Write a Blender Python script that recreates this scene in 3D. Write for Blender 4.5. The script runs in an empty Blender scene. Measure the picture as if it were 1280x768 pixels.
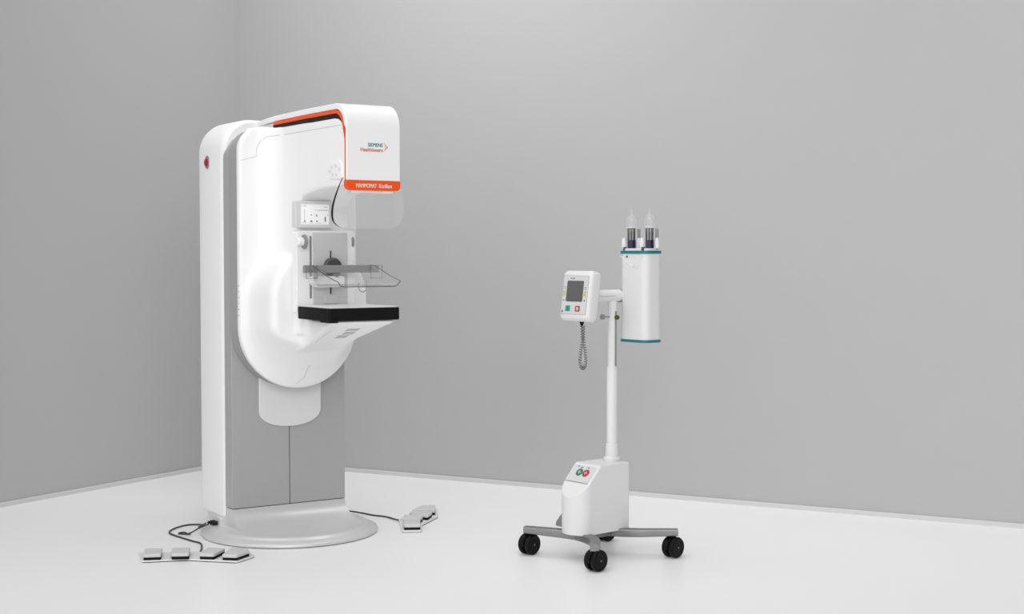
import bpy, bmesh, math, random
from mathutils import Vector, Matrix
from mathutils.bvhtree import BVHTree

scene = bpy.context.scene
COL = scene.collection
PI = math.pi

# ------------------------------------------------------------------ materials
def srgb(v):
    return v / 12.92 if v <= 0.04045 else ((v + 0.055) / 1.055) ** 2.4

def rgb(r, g, b):
    return (srgb(r / 255), srgb(g / 255), srgb(b / 255), 1.0)

def mat(name, col, rough=0.4, metal=0.0, spec=0.5, noise=0.0, nscale=40.0, bump=0.0, coat=0.0):
    m = bpy.data.materials.new(name)
    m.use_nodes = True
    nt = m.node_tree
    b = nt.nodes['Principled BSDF']
    b.inputs['Base Color'].default_value = col
    b.inputs['Roughness'].default_value = rough
    b.inputs['Metallic'].default_value = metal
    b.inputs['Specular IOR Level'].default_value = spec
    b.inputs['Coat Weight'].default_value = coat
    if noise > 0 or bump > 0:
        tc = nt.nodes.new('ShaderNodeTexCoord')
        n = nt.nodes.new('ShaderNodeTexNoise')
        n.inputs['Scale'].default_value = nscale
        n.inputs['Detail'].default_value = 4
        nt.links.new(tc.outputs['Object'], n.inputs['Vector'])
        if noise > 0:
            mr = nt.nodes.new('ShaderNodeMapRange')
            mr.inputs['To Min'].default_value = 1 - noise
            mr.inputs['To Max'].default_value = 1 + noise
            nt.links.new(n.outputs['Fac'], mr.inputs['Value'])
            mx = nt.nodes.new('ShaderNodeVectorMath')
            mx.operation = 'SCALE'
            mx.inputs[0].default_value = col[:3]
            nt.links.new(mr.outputs['Result'], mx.inputs['Scale'])
            nt.links.new(mx.outputs['Vector'], b.inputs['Base Color'])
        if bump > 0:
            bp = nt.nodes.new('ShaderNodeBump')
            bp.inputs['Strength'].default_value = bump
            bp.inputs['Distance'].default_value = 0.002
            nt.links.new(n.outputs['Fac'], bp.inputs['Height'])
            nt.links.new(bp.outputs['Normal'], b.inputs['Normal'])
    return m

def clear_mat(name, clear, tint=(1, 1, 1, 1), haze=(0.9, 0.9, 0.9, 1), gloss=0.06):
    """clear plastic: mostly see-through, a little white haze, a mirror-like sheen"""
    m = bpy.data.materials.new(name)
    m.use_nodes = True
    nt = m.node_tree
    nt.nodes.clear()
    out = nt.nodes.new('ShaderNodeOutputMaterial')
    tr = nt.nodes.new('ShaderNodeBsdfTransparent')
    tr.inputs['Color'].default_value = tint
    df = nt.nodes.new('ShaderNodeBsdfDiffuse')
    df.inputs['Color'].default_value = haze
    gl = nt.nodes.new('ShaderNodeBsdfGlossy')
    gl.inputs['Roughness'].default_value = 0.08
    fr = nt.nodes.new('ShaderNodeLayerWeight')
    fr.inputs['Blend'].default_value = 0.03
    mul = nt.nodes.new('ShaderNodeMath')
    mul.operation = 'MULTIPLY_ADD'
    mul.inputs[1].default_value = 0.55
    mul.inputs[2].default_value = gloss * 0.4
    nt.links.new(fr.outputs['Fresnel'], mul.inputs[0])
    m1 = nt.nodes.new('ShaderNodeMixShader')
    m1.inputs['Fac'].default_value = 1 - clear
    nt.links.new(tr.outputs[0], m1.inputs[1])
    nt.links.new(df.outputs[0], m1.inputs[2])
    m2 = nt.nodes.new('ShaderNodeMixShader')
    nt.links.new(mul.outputs[0], m2.inputs['Fac'])
    nt.links.new(m1.outputs[0], m2.inputs[1])
    nt.links.new(gl.outputs[0], m2.inputs[2])
    nt.links.new(m2.outputs[0], out.inputs['Surface'])
    return m

M = {}
M['wall'] = mat('wall_paint', rgb(176, 176, 176), 0.85, spec=0.15, noise=0.012, nscale=3, bump=0.03)
M['baseboard'] = mat('baseboard_paint', rgb(200, 200, 200), 0.6, spec=0.3, noise=0.01, nscale=6)
M['floor'] = mat('pale_resin_floor', rgb(243, 243, 243), 0.34, spec=0.28, noise=0.012, nscale=1.3)
M['white'] = mat('white_enamel', rgb(243, 243, 243), 0.36, spec=0.35, noise=0.004, nscale=30)
M['white_soft'] = mat('white_matt_plastic', rgb(222, 222, 222), 0.5, spec=0.35, noise=0.005, nscale=30)
M['trolley_white'] = mat('trolley_white_enamel', rgb(220, 220, 220), 0.36, spec=0.35, noise=0.004, nscale=30)
M['cream'] = mat('pale_grey_plastic', rgb(205, 205, 205), 0.5, spec=0.3, noise=0.005, nscale=40)
M['steel'] = mat('satin_grey_lacquer', rgb(178, 178, 179), 0.42, metal=0.25, spec=0.4, noise=0.01, nscale=12)
M['steel_base'] = mat('satin_silver_lacquer', rgb(212, 212, 213), 0.33, metal=0.2, spec=0.6, noise=0.008, nscale=12)
M['grey_edge'] = mat('grey_edge_lacquer', rgb(160, 160, 160), 0.45, spec=0.35, noise=0.008, nscale=20)
M['alu'] = mat('brushed_aluminium', rgb(138, 138, 138), 0.36, metal=0.85, noise=0.03, nscale=60)
M['mid_grey'] = mat('mid_grey_plastic', rgb(140, 140, 140), 0.5, noise=0.01, nscale=50)
M['pale_line'] = mat('pale_seam_grey', rgb(186, 186, 186), 0.6, noise=0.01, nscale=50)
M['dark'] = mat('dark_gap', rgb(34, 34, 36), 0.6, spec=0.2, noise=0.05, nscale=50)
M['black'] = mat('black_rubber', rgb(20, 20, 21), 0.55, spec=0.12, noise=0.06, nscale=80, bump=0.05)
M['wheel'] = mat('black_caster_plastic', rgb(9, 9, 10), 0.42, spec=0.16, noise=0.05, nscale=60)
M['cable'] = mat('dark_cable_sheath', rgb(48, 48, 50), 0.5, noise=0.04, nscale=60)
M['coil'] = mat('grey_coiled_cord', rgb(98, 98, 98), 0.5, noise=0.04, nscale=60)
M['dark_grey'] = mat('dark_grey_plunger', rgb(78, 78, 80), 0.4, noise=0.05, nscale=80)
M['orange'] = mat('orange_lacquer', rgb(242, 86, 18), 0.4, spec=0.4, noise=0.01, nscale=40)
M['teal'] = mat('teal_plastic', rgb(14, 116, 124), 0.4, noise=0.02, nscale=40)
M['teal_ink'] = mat('teal_ink', rgb(0, 138, 146), 0.6, noise=0.01)
M['orange_ink'] = mat('orange_ink', rgb(226, 78, 26), 0.6, noise=0.01)
M['white_ink'] = mat('white_ink', rgb(250, 250, 250), 0.6, noise=0.01)
M['grey_ink'] = mat('grey_ink', rgb(120, 120, 122), 0.6, noise=0.01)
M['lcd'] = mat('pale_display_glass', rgb(236, 236, 236), 0.15, spec=0.5, noise=0.004)
_b = M['lcd'].node_tree.nodes['Principled BSDF']
_b.inputs['Emission Color'].default_value = (1, 1, 1, 1)
_b.inputs['Emission Strength'].default_value = 0.18      # the display is switched on
M['lcd_frame'] = mat('display_bezel_grey', rgb(217, 217, 217), 0.35, spec=0.4, noise=0.005)
M['dark_screen'] = mat('dark_display_glass', rgb(92, 92, 93), 0.3, spec=0.4, noise=0.01)
M['key_panel'] = mat('grey_membrane_panel', rgb(204, 205, 204), 0.45, noise=0.01, nscale=40)
M['green'] = mat('green_key', rgb(28, 148, 122), 0.45, noise=0.02)
M['green_dark'] = mat('dark_green_key', rgb(52, 120, 92), 0.45, noise=0.02)
M['red_key'] = mat('crimson_key', rgb(176, 40, 70), 0.45, noise=0.02)
M['yellow'] = mat('yellow_key', rgb(192, 186, 104), 0.5, noise=0.02)
M['red'] = mat('red_button_plastic', rgb(168, 16, 42), 0.3, noise=0.02)
M['navy'] = mat('navy_plastic', rgb(20, 20, 72), 0.35, noise=0.03)
M['brass'] = mat('olive_brass', rgb(92, 88, 20), 0.35, metal=0.6, noise=0.03)
M['acrylic'] = clear_mat('clear_acrylic', 0.95, haze=(.8, .8, .8, 1))
M['acrylic_edge'] = clear_mat('smoky_acrylic_edge', 0.35, tint=(.45, .45, .45, 1), haze=(.12, .12, .12, 1))
M['shield'] = clear_mat('clear_polycarbonate', 0.91, haze=(.95, .95, .95, 1))
M['barrel'] = clear_mat('milky_syringe_plastic', 0.93, haze=(.92, .92, .92, 1))

# ------------------------------------------------------------------ helpers
def obj(name, bm, m, parent=None, smooth=32, bevel=0.0, seg=3, label=None, loc=None, rot=None):
    me = bpy.data.meshes.new(name)
    bmesh.ops.recalc_face_normals(bm, faces=bm.faces[:])
    bm.to_mesh(me)
    bm.free()
    me.materials.append(M[m])
    o = bpy.data.objects.new(name, me)
    COL.objects.link(o)
    if parent:
        o.parent = parent
    if loc:
        o.location = loc
    if rot:
        o.rotation_euler = rot
    if bevel > 0:
        b = o.modifiers.new('bevel', 'BEVEL')
        b.width = bevel
        b.segments = seg
        b.limit_method = 'ANGLE'
        b.angle_limit = math.radians(40)
        b.harden_normals = True
    for p in me.polygons:
        p.use_smooth = True
    me.set_sharp_from_angle(angle=math.radians(smooth))
    if label:
        o['label'] = label
    return o

def thing(name, label, cat, loc=(0, 0, 0), rotz=0, group=None):
    o = bpy.data.objects.new(name, None)
    COL.objects.link(o)
    o.location = loc
    o.rotation_euler = (0, 0, rotz)
    o['label'] = label
    o['category'] = cat
    if group:
        o['group'] = group
    return o

def tag(o, label, cat, group=None, kind=None):
    o['label'] = label
    o['category'] = cat
    if group:
        o['group'] = group
    if kind:
        o['kind'] = kind
    return o

def box(bm, x0, x1, y0, y1, z0, z1):
    v = [bm.verts.new(p) for p in ((x0, y0, z0), (x1, y0, z0), (x1, y1, z0), (x0, y1, z0),
                                   (x0, y0, z1), (x1, y0, z1), (x1, y1, z1), (x0, y1, z1))]
    for f in ((0, 3, 2, 1), (4, 5, 6, 7), (0, 1, 5, 4), (1, 2, 6, 5), (2, 3, 7, 6), (3, 0, 4, 7)):
        bm.faces.new([v[i] for i in f])
    return bm

def B(*a):
    return box(bmesh.new(), *a)

def rpoly(pts, n=8):
    """closed 2D polygon; every point is (u, v, radius): corners rounded"""
    out = []
    k = len(pts)
    for i, (u, v, r) in enumerate(pts):
        p = Vector((u, v))
        if r <= 0:
            out.append((u, v))
            continue
        a = (Vector(pts[i - 1][:2]) - p)
        c = (Vector(pts[(i + 1) % k][:2]) - p)
        la, lc = a.length, c.length
        a.normalize(); c.normalize()
        ang = math.acos(max(-1, min(1, a.dot(c))))
        t = min(r / math.tan(ang / 2), la * 0.499, lc * 0.499)
        rr = t * math.tan(ang / 2)
        ctr = p + (a + c).normalized() * (rr / math.sin(ang / 2))
        s, e = p + a * t - ctr, p + c * t - ctr
        a0 = math.atan2(s.y, s.x); a1 = math.atan2(e.y, e.x)
        d = (a1 - a0 + PI) % (2 * PI) - PI
        for j in range(n + 1):
            th = a0 + d * j / n
            out.append((ctr.x + rr * math.cos(th), ctr.y + rr * math.sin(th)))
    return out

def rrect(u0, u1, v0, v1, r, n=8):
    return rpoly([(u0, v0, r), (u1, v0, r), (u1, v1, r), (u0, v1, r)], n)

def loft(bm, rings, cap=True):
    vs = [[bm.verts.new(p) for p in r] for r in rings]
    n = len(rings[0])
    for a, b in zip(vs, vs[1:]):
        for i in range(n):
            j = (i + 1) % n
            try:
                bm.faces.new((a[i], a[j], b[j], b[i]))
            except ValueError:
                pass
    if cap:
        bm.faces.new(vs[0][::-1])
        bm.faces.new(vs[-1])
    return bm

def prism(poly, axis, a, b, bm=None):
    """polygon extruded along axis: 'y' poly=(x,z), 'x' poly=(y,z), 'z' poly=(x,y)"""
    bm = bm or bmesh.new()
    f = {'y': lambda u, v, w: (u, w, v), 'x': lambda u, v, w: (w, u, v), 'z': lambda u, v, w: (u, v, w)}[axis]
    return loft(bm, [[f(u, v, w) for u, v in poly] for w in (a, b)])

def lathe(profile, axis='z', ctr=(0, 0, 0), n=40, bm=None):
    """profile = (r, h) along the axis, closed with caps"""
    bm = bm or bmesh.new()
    rings = []
    for r, h in profile:
        ring = []
        for i in range(n):
            a = 2 * PI * i / n
            c, s = max(r, 1e-5) * math.cos(a), max(r, 1e-5) * math.sin(a)
            p = {'z': (c, s, h), 'y': (c, h, s), 'x': (h, c, s)}[axis]
            ring.append((p[0] + ctr[0], p[1] + ctr[1], p[2] + ctr[2]))
        rings.append(ring)
    return loft(bm, rings)

def cyl(r, axis, ctr, h0, h1, n=32, ch=0.0, bm=None):
    if ch:
        pr = [(r - ch, h0), (r, h0 + ch), (r, h1 - ch), (r - ch, h1)]
    else:
        pr = [(r, h0), (r, h1)]
    return lathe(pr, axis, ctr, n, bm)

def spline(pts, n=10):
    P = [Vector(p) for p in pts]
    P = [P[0] * 2 - P[1]] + P + [P[-1] * 2 - P[-2]]
    out = []
    for i in range(1, len(P) - 2):
        a, b, c, d = P[i - 1:i + 3]
        for j in range(n):
            t = j / n
            out.append(0.5 * ((2 * b) + (c - a) * t + (2 * a - 5 * b + 4 * c - d) * t * t + (3 * b - a - 3 * c + d) * t ** 3))
    out.append(P[-2])
    return out

def tube(path, r, n=10, bm=None, flat=None):
    bm = bm or bmesh.new()
    P = [Vector(p) for p in path]
    rings = []
    up = Vector((0, 0, 1))
    prev = None
    for i, p in enumerate(P):
        t = (P[min(i + 1, len(P) - 1)] - P[max(i - 1, 0)]).normalized()
        if prev is None:
            u = t.orthogonal().normalized() if abs(t.z) > 0.95 else t.cross(up).normalized()
        else:
            u = (prev - t * prev.dot(t)).normalized()
        prev = u
        w = t.cross(u).normalized()
        rings.append([p + (u * math.cos(2 * PI * k / n) + w * math.sin(2 * PI * k / n)) * r for k in range(n)])
    return loft(bm, rings)

def bar(path, wid, hgt, bm=None, ends=None):
    """rectangular bar (rounded section) swept along a horizontal path; wid and hgt may be functions of t"""
    bm = bm or bmesh.new()
    P = [Vector(p) for p in path]
    rings = []
    for i, p in enumerate(P):
        t = P[min(i + 1, len(P) - 1)] - P[max(i - 1, 0)]
        t.z = 0
        t.normalize()
        s = Vector((-t.y, t.x, 0))
        f = i / (len(P) - 1)
        w = wid(f) if callable(wid) else wid
        h = hgt(f) if callable(hgt) else hgt
        sec = rrect(-w / 2, w / 2, -h / 2, h / 2, min(w, h) * 0.16, 3)
        rings.append([p + s * a + Vector((0, 0, b)) for a, b in sec])
    return loft(bm, rings)

def text_mesh(body, width, height, place, thick=0.0006, bold=0.0, shear=0.0):
    """lettering as a mesh; place(u, v, w) maps text space onto the surface"""
    cu = bpy.data.curves.new('lettering', 'FONT')
    cu.body = body
    cu.size = 1.0
    cu.shear = shear
    cu.extrude = 0.01
    cu.resolution_u = 4
    o = bpy.data.objects.new('lettering_tmp', cu)
    COL.objects.link(o)
    dg = bpy.context.evaluated_depsgraph_get()
    dg.update()
    me = bpy.data.meshes.new_from_object(o.evaluated_get(dg))
    bpy.data.objects.remove(o)
    bpy.data.curves.remove(cu)
    xs = [v.co.x for v in me.vertices]; ys = [v.co.y for v in me.vertices]
    x0, x1, y0, y1 = min(xs), max(xs), min(ys), max(ys)
    bm = bmesh.new()
    bm.from_mesh(me)
    bpy.data.meshes.remove(me)
    if bold:                     # heavier strokes: a second copy set a hair to the side
        g2 = bmesh.ops.duplicate(bm, geom=bm.verts[:] + bm.edges[:] + bm.faces[:])
        for e in g2['geom']:
            if isinstance(e, bmesh.types.BMVert):
                e.co.x += bold
        x1 += bold
    for v in bm.verts:
        u = (v.co.x - x0) / (x1 - x0) * width
        w = (v.co.y - y0) / (y1 - y0) * height
        v.co = Vector(place(u, w, thick if v.co.z > 0 else 0.0))
    return bm

# ------------------------------------------------------------------ the room
CX, CY = -1.702, 9.048                       # corner of the two walls
dl = Vector((-0.5175, -0.8557, 0)).normalized()   # along the left wall, towards the camera
dr = Vector((0.8864, -0.4629, 0)).normalized()    # along the right wall
corner = Vector((CX, CY, 0))
H = 3.7
def wall(name, d, length, inward, label):
    bm = bmesh.new()
    a, b = corner - d * 0.0, corner + d * length
    t = inward * -0.15
    v = []
    for z in (0, H):
        for p in (a, b, b + t, a + t):
            v.append(bm.verts.new((p.x, p.y, z)))
    for f in ((0, 1, 5, 4), (1, 2, 6, 5), (2, 3, 7, 6), (3, 0, 4, 7), (0, 3, 2, 1), (4, 5, 6, 7)):
        bm.faces.new([v[i] for i in f])
    o = obj(name, bm, 'wall')
    return tag(o, label, 'wall', kind='structure')
nl = Vector((0.8557, -0.5175, 0)).normalized()
nr = Vector((-0.4629, -0.8864, 0)).normalized()
wall('wall_left', dl, 4.6, nl, 'darker grey wall at the side of the room, left of the corner')
wall('wall_right', dr, 8.0, nr, 'long light grey wall behind both medical devices')
def skirting(name, d, length, n, label):
    a, b = corner + n * 0.001, corner + d * length + n * 0.001
    bm = bmesh.new()
    sec = [(0, 0), (0.012, 0), (0.012, 0.020), (0.008, 0.024), (0, 0.024)]
    loft(bm, [[(p.x + n.x * s, p.y + n.y * s, z) for s, z in sec] for p in (a + (d * 0.012), b)])
    o = obj(name, bm, 'baseboard')
    return tag(o, label, 'baseboard', kind='structure')
skirting('baseboard_left', dl, 4.55, nl, 'low pale baseboard along the darker grey wall')
skirting('baseboard_right', dr, 7.95, nr, 'low pale baseboard along the long light grey wall')
fl = obj('floor', B(-7.0, 8.5, -3.0, 11.0, -0.2, 0.0), 'floor')
tag(fl, 'pale grey seamless glossy floor', 'floor', kind='structure')

# ------------------------------------------------------------------ mammography machine
ORG = Vector((-1.056, 6.81, 0))
YAW = math.radians(33)
mm = thing('mammography_machine',
           'tall white and grey mammography machine with orange-trimmed head and black-edged breast table', 'medical machine',
           ORG, YAW)

# base: the column foot flares forward and sideways onto a round floor plate
def rect_ring(hx, y0, y1, z, n=24):
    cs = [(hx, y1), (-hx, y1), (-hx, y0), (hx, y0)]
    o = []
    for k in range(4):
        (ax, ay), (bx, by) = cs[k], cs[(k + 1) % 4]
        for i in range(n):
            # cluster the points near the corners so the creases stay crisp
            t = i / n
            t = t * t * (3 - 2 * t)
            o.append((ax + (bx - ax) * t, ay + (by - ay) * t, z))
    return o
R2 = (0.300, -0.185, 0.305)
ref = rect_ring(*R2, 0)
def disc_ring(R, z, mixin=1.0):
    o = []
    for x, y, _ in ref:
        l = math.hypot(x, y)
        cx, cy_ = x / l * R, y / l * R
        o.append((x + (cx - x) * mixin, y + (cy_ - y) * mixin, z))
    return o
bm = bmesh.new()
rings = []
for k in range(13):
    f = k / 12
    a = PI / 2 * f
    g_ = 1 - math.cos(a)              # outward travel of a concave quarter ellipse
    z = 0.131 - 0.088 * math.sin(a)
    rings.append(rect_ring(0.289 + (R2[0] - 0.289) * g_, 0.0 + R2[1] * g_, 0.30 + (R2[2] - 0.30) * g_, z))
rings += [disc_ring(0.358, 0.0425, .5), disc_ring(0.358, 0.0420), disc_ring(0.366, 0.0400), disc_ring(0.373, 0.0345), disc_ring(0.378, 0.0295), disc_ring(0.385, 0.0270),
          disc_ring(0.408, 0.0190), disc_ring(0.4135, 0.0155), disc_ring(0.415, 0.0115), disc_ring(0.415, 0.004), disc_ring(0.409, 0.0035)]
loft(bm, rings)
base = obj('floor_base', bm, 'steel_base', mm, smooth=38)
obj('base_gap_disc', loft(bmesh.new(), [disc_ring(0.407, 0.0), disc_ring(0.407, 0.004)]), 'dark', base)  # dark disc drawing the thin gap beneath the floor plate

# grey column with two front panels and a dark gap between them
col = obj('column', prism(rpoly([(-0.286, 0.131, 0), (0.286, 0.131, 0), (0.286, 1.87, .13), (-0.286, 1.87, .13)]), 'y', 0.003, 0.09), 'dark', mm)
for x0, x1, rl, rr in ((-0.290, -0.0016, .012, 0), (0.0016, 0.290, 0, .012)):
    a, b = (.12, 0) if rl else (0, .12)
    bm = bmesh.new()
    sh = rpoly([(x0, 0.134, 0), (x1, 0.134, 0), (x1, 1.882, b), (x0, 1.882, a)], 10)
    prism(sh, 'y', 0.0, 0.085, bm)
    obj('column_panel', bm, 'steel', mm, bevel=0.002)

# white rear cover wrapping the back of the column
out = rpoly([(-0.297, 0.073, 0.02), (0.297, 0.073, 0.02), (0.297, 1.952, .15), (-0.297, 1.952, .15)], 14)
def inset(poly, d, cx=0, cz=1.0):
    P = [Vector(p) for p in poly]
    n = len(P)
    o = []
    for i in range(n):
        t = (P[(i + 1) % n] - P[i - 1])
        t.normalize()
        o.append((P[i].x - t.y * d, P[i].y + t.x * d))
    return o
bm = bmesh.new()
rings = []
for d, y in ((0.03, 0.395), (0.012, 0.390), (0.003, 0.378), (0, 0.36), (0, 0.115), (0.002, 0.10), (0.006, 0.088), (0.012, 0.075), (0.016, 0.066), (0.020, 0.066)):
    rings.append([(u, y, v) for u, v in inset(out, d)])
loft(bm, rings)
cov = obj('rear_cover', bm, 'white', mm, smooth=40)
# emergency stop on the side of the cover
eb = obj('emergency_stop', prism(rrect(0.240, 0.288, 1.724, 1.787, 0.023), 'x', -0.3005, -0.2965), 'mid_grey', mm, bevel=0.002)
obj('push_button', lathe([(0.018, 0.002), (0.018, -0.005), (0.014, -0.008), (0.004, -0.009)], 'x', (-0.301, 0.264, 1.755)), 'red', eb, label='red mushroom button')

# tongue under the rotating plate
bm = bmesh.new()
pts = [(-0.158, 0.80), (-0.158, 0.585)]
for i in range(25):
    a = PI + PI * i / 24
    pts.append((0.158 * math.copysign(abs(math.cos(a)) ** 0.9, math.cos(a)), 0.585 + 0.080 * math.copysign(abs(math.sin(a)) ** 0.9, math.sin(a))))
pts += [(0.158, 0.585), (0.158, 0.80)]
pp = []
for p in pts:
    if not pp or (Vector(p) - Vector(pp[-1])).length > 1e-4:
        pp.append(p)
prism(pp, 'y', -0.014, -0.0005, bm)
obj('cover_tongue', bm, 'white_soft', mm, bevel=0.004)

# keyhole outline of the rotating plate
def keyhole(R, zc, top, rc, n=28):
    o = [(R * math.cos(PI + PI * i / n), zc + R * math.sin(PI + PI * i / n)) for i in range(n + 1)]
    for i in range(11):
        a = (PI / 2) * i / 10
        o.append((R - rc + rc * math.cos(a), top - rc + rc * math.sin(a)))
    for i in range(11):
        a = PI / 2 + (PI / 2) * i / 10
        o.append((-R + rc + rc * math.cos(a), top - rc + rc * math.sin(a)))
    return o
obj('swivel_ring', prism(keyhole(0.2955, 0.99, 1.895, .12), 'y', -0.001, -0.083), 'grey_edge', mm)

# white gantry: plate, hub, neck, tube head and table bracket as one flowing shell
bm = bmesh.new()
prism(keyhole(0.296, 0.99, 1.903, .115), 'y', -0.126, -0.082, bm)
# hub bowl below the neck: sections from the plate forward
def hub_ring(y, w, zb, top):
    o = []
    n = 28
    for i in range(n + 1):
        a = PI + PI * i / n
        o.append((w * math.cos(a), y, 1.0 + (1.0 - zb) * math.sin(a)))
    o += [(w * math.cos(PI * i / n), y, top + w * math.sin(PI * i / n)) for i in range(n + 1)]
    return o
loft(bm, [hub_ring(*a) for a in ((-0.10, .286, .695, 1.10), (-0.132, .278, .705, 1.10), (-0.155, .262, .735, 1.11), (-0.20, .252, .785, 1.115),
                                 (-0.27, .246, .845, 1.12), (-0.325, .241, .885, 1.12), (-0.348, .232, .897, 1.12), (-0.360, .215, .91, 1.12))])
# neck
prism(rpoly([(-0.129, -0.398, .02), (0.124, -0.398, .02), (0.124, -0.10, 0), (-0.129, -0.10, 0)]), 'z', 0.96, 1.62, bm)
# soft shoulders between head block / neck and plate
sh = []
for i in range(13):
    a = PI / 2 * i / 12
    sh.append((-0.235 + 0.107 * math.cos(a), -0.255 + 0.128 * math.sin(a)))
sh = [(-0.10, -0.26)] + sh + [(-0.26, -0.10), (0.26, -0.10)] + [(-0.007 - u, v) for u, v in sh[::-1]] + [(0.09, -0.26)]
prism(sh, 'z', 1.20, 1.896, bm)
# tube head block with the rounded front-top corner
prism(rpoly([(-0.10, 1.898, 0), (-0.10, 1.60, 0), (-0.38, 1.52, .02), (-0.43, 1.575, .05), (-0.60, 1.600, .1), (-0.860, 1.606, .012), (-0.860, 1.898, .085)]), 'x', -0.129, 0.122, bm)
# bracket under the table
bm2 = bmesh.new()
loft(bm2, [[(-w, y, zt), (-w, y, zb), (w, y, zb), (w, y, zt)] for y, zt, zb, w in
           ((-0.30, 1.03, 0.875, .098), (-0.40, 1.03, 0.905, .100), (-0.50, 1.03, 0.940, .108), (-0.765, 1.036, 1.022, .150))])
tmp = bpy.data.meshes.new('t'); bm2.to_mesh(tmp); bm.from_mesh(tmp); bpy.data.meshes.remove(tmp); bm2.free()
bmesh.ops.recalc_face_normals(bm, faces=bm.faces[:])
g = obj('gantry_arm', bm, 'white', None)
md = g.modifiers.new('r', 'REMESH'); md.mode = 'VOXEL'; md.voxel_size = 0.0055; md.use_smooth_shade = True
sm = g.modifiers.new('s', 'SMOOTH'); sm.factor = 0.5; sm.iterations = 16
dg = bpy.context.evaluated_depsgraph_get(); dg.update()
gm = bpy.data.meshes.new_from_object(g.evaluated_get(dg))
g.modifiers.clear()
g.data = gm
gm.name = 'gantry_arm'
if not gm.materials:
    gm.materials.append(M['white'])
for p in gm.polygons:
    p.use_smooth = True
bvh = BVHTree.FromPolygons([v.co for v in gm.vertices], [tuple(p.vertices) for p in gm.polygons])
g.parent = mm

def cast(o, d):
    h = bvh.ray_cast(Vector(o), Vector(d).normalized())
    return h[0] if h[0] is not None else None

# shell joints: thin lines following the surface
def seam(paths, d, back, r=0.0011, m='pale_line', name='panel_joint'):
    bm = bmesh.new()
    for path in paths:
        pts = []
        for a, b in zip(path, path[1:]):
            a, b = Vector(a), Vector(b)
            n = max(2, int((b - a).length / 0.012))
            for i in range(n + (1 if b == Vector(path[-1]) else 0)):
                q = a.lerp(b, i / n)
                h = cast(q - Vector(d) * back, d)
                if h is not None:
                    pts.append(h)
        if len(pts) > 1:
            tube(pts, r, 6, bm)
    return obj(name, bm, m, g)
seam([[(0, -0.85, 1.861), (0, -0.25, 1.860)]], (1, 0, 0), 1.0)
seam([[(-0.135, 0, 1.860), (-0.175, 0, 1.853), (-0.20, 0, 1.832), (-0.213, 0, 1.80), (-0.213, 0, 1.765), (-0.288, 0, 1.745)]], (0, 1, 0), 1.0)
seam([[(0.0, 0, 0.81), (0.0, 0, 0.745), (-0.03, 0, 0.715)]], (0, 1, 0), 1.5)
seam([[(-0.085, -0.47, 0), (-0.10, -0.66, 0)]], (0, 0, 1), 1.0)

# row of small marks on the plate edge
for i in range(6):
    z = 1.175 - i * 0.027
    h = cast((-1.0, -0.108, z), (1, 0, 0))
    obj('indicator_dot', cyl(0.0032, 'x', (h.x, -0.108, z), -0.0008, 0.002, 10), 'mid_grey', g)

# head cover: white band over the top and down the front
def hull(pts0, pts1):
    return pts0 + pts1[::-1]
def arc(cy, cz, r, a0, a1, n=14):
    return [(cy + r * math.cos(math.radians(a0 + (a1 - a0) * i / n)), cz + r * math.sin(math.radians(a0 + (a1 - a0) * i / n))) for i in range(n + 1)]
outer = [(0.075, 1.938), (-0.05, 1.948), (-0.16, 1.953), (-0.45, 1.956)] + arc(-0.772, 1.853, .103, 90, 180) + [(-0.875, 1.72), (-0.875, 1.629)]
inner = [(0.075, 1.912), (-0.05, 1.922), (-0.16, 1.927), (-0.45, 1.930)] + arc(-0.772, 1.850, .080, 90, 180)
inner = inner[:-1] + [(-0.8535 - 0.0125, 1.845), (-0.8665, 1.72), (-0.8665, 1.629)]
bm = bmesh.new()
prism(hull(outer, inner), 'x', -0.130, 0.124, bm)
hc = obj('head_cover', bm, 'white', mm, bevel=0.0045, smooth=40)
# orange liner under the white band
lin_o = [(-0.135, 1.9255), (-0.45, 1.9285)] + arc(-0.772, 1.849, .079, 90, 165) + [(-0.8658, 1.80), (-0.8662, 1.72), (-0.8662, 1.606)]
lin_i = [(-0.135, 1.9105), (-0.45, 1.9135)] + arc(-0.772, 1.842, .071, 90, 165) + [(-0.8605, 1.80), (-0.8610, 1.72), (-0.8610, 1.606)]
lin_i = [(a, b) for a, b in lin_i]
bm = bmesh.new()
prism(hull(lin_o, lin_i), 'x', -0.1315, 0.1245, bm)
obj('orange_trim', bm, 'orange', mm, label='orange trim strip under the white head cover')
# dark slab painting in the shade of the gap between trim and tube head
bm = bmesh.new()
prism(hull([(-0.12, 1.911), (-0.45, 1.9135)] + arc(-0.772, 1.842, .0705, 90, 150), [(-0.12, 1.895), (-0.45, 1.895), ] + arc(-0.772, 1.825, .06, 90, 150)), 'x', -0.1275, 0.1225, bm)
obj('shadow_gap', bm, 'dark', mm)
# rear joint block of the head cover
obj('cover_joint', B(-0.128, 0.122, -0.125, 0.075, 1.885, 1.921), 'cream', mm, bevel=0.006)
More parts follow.
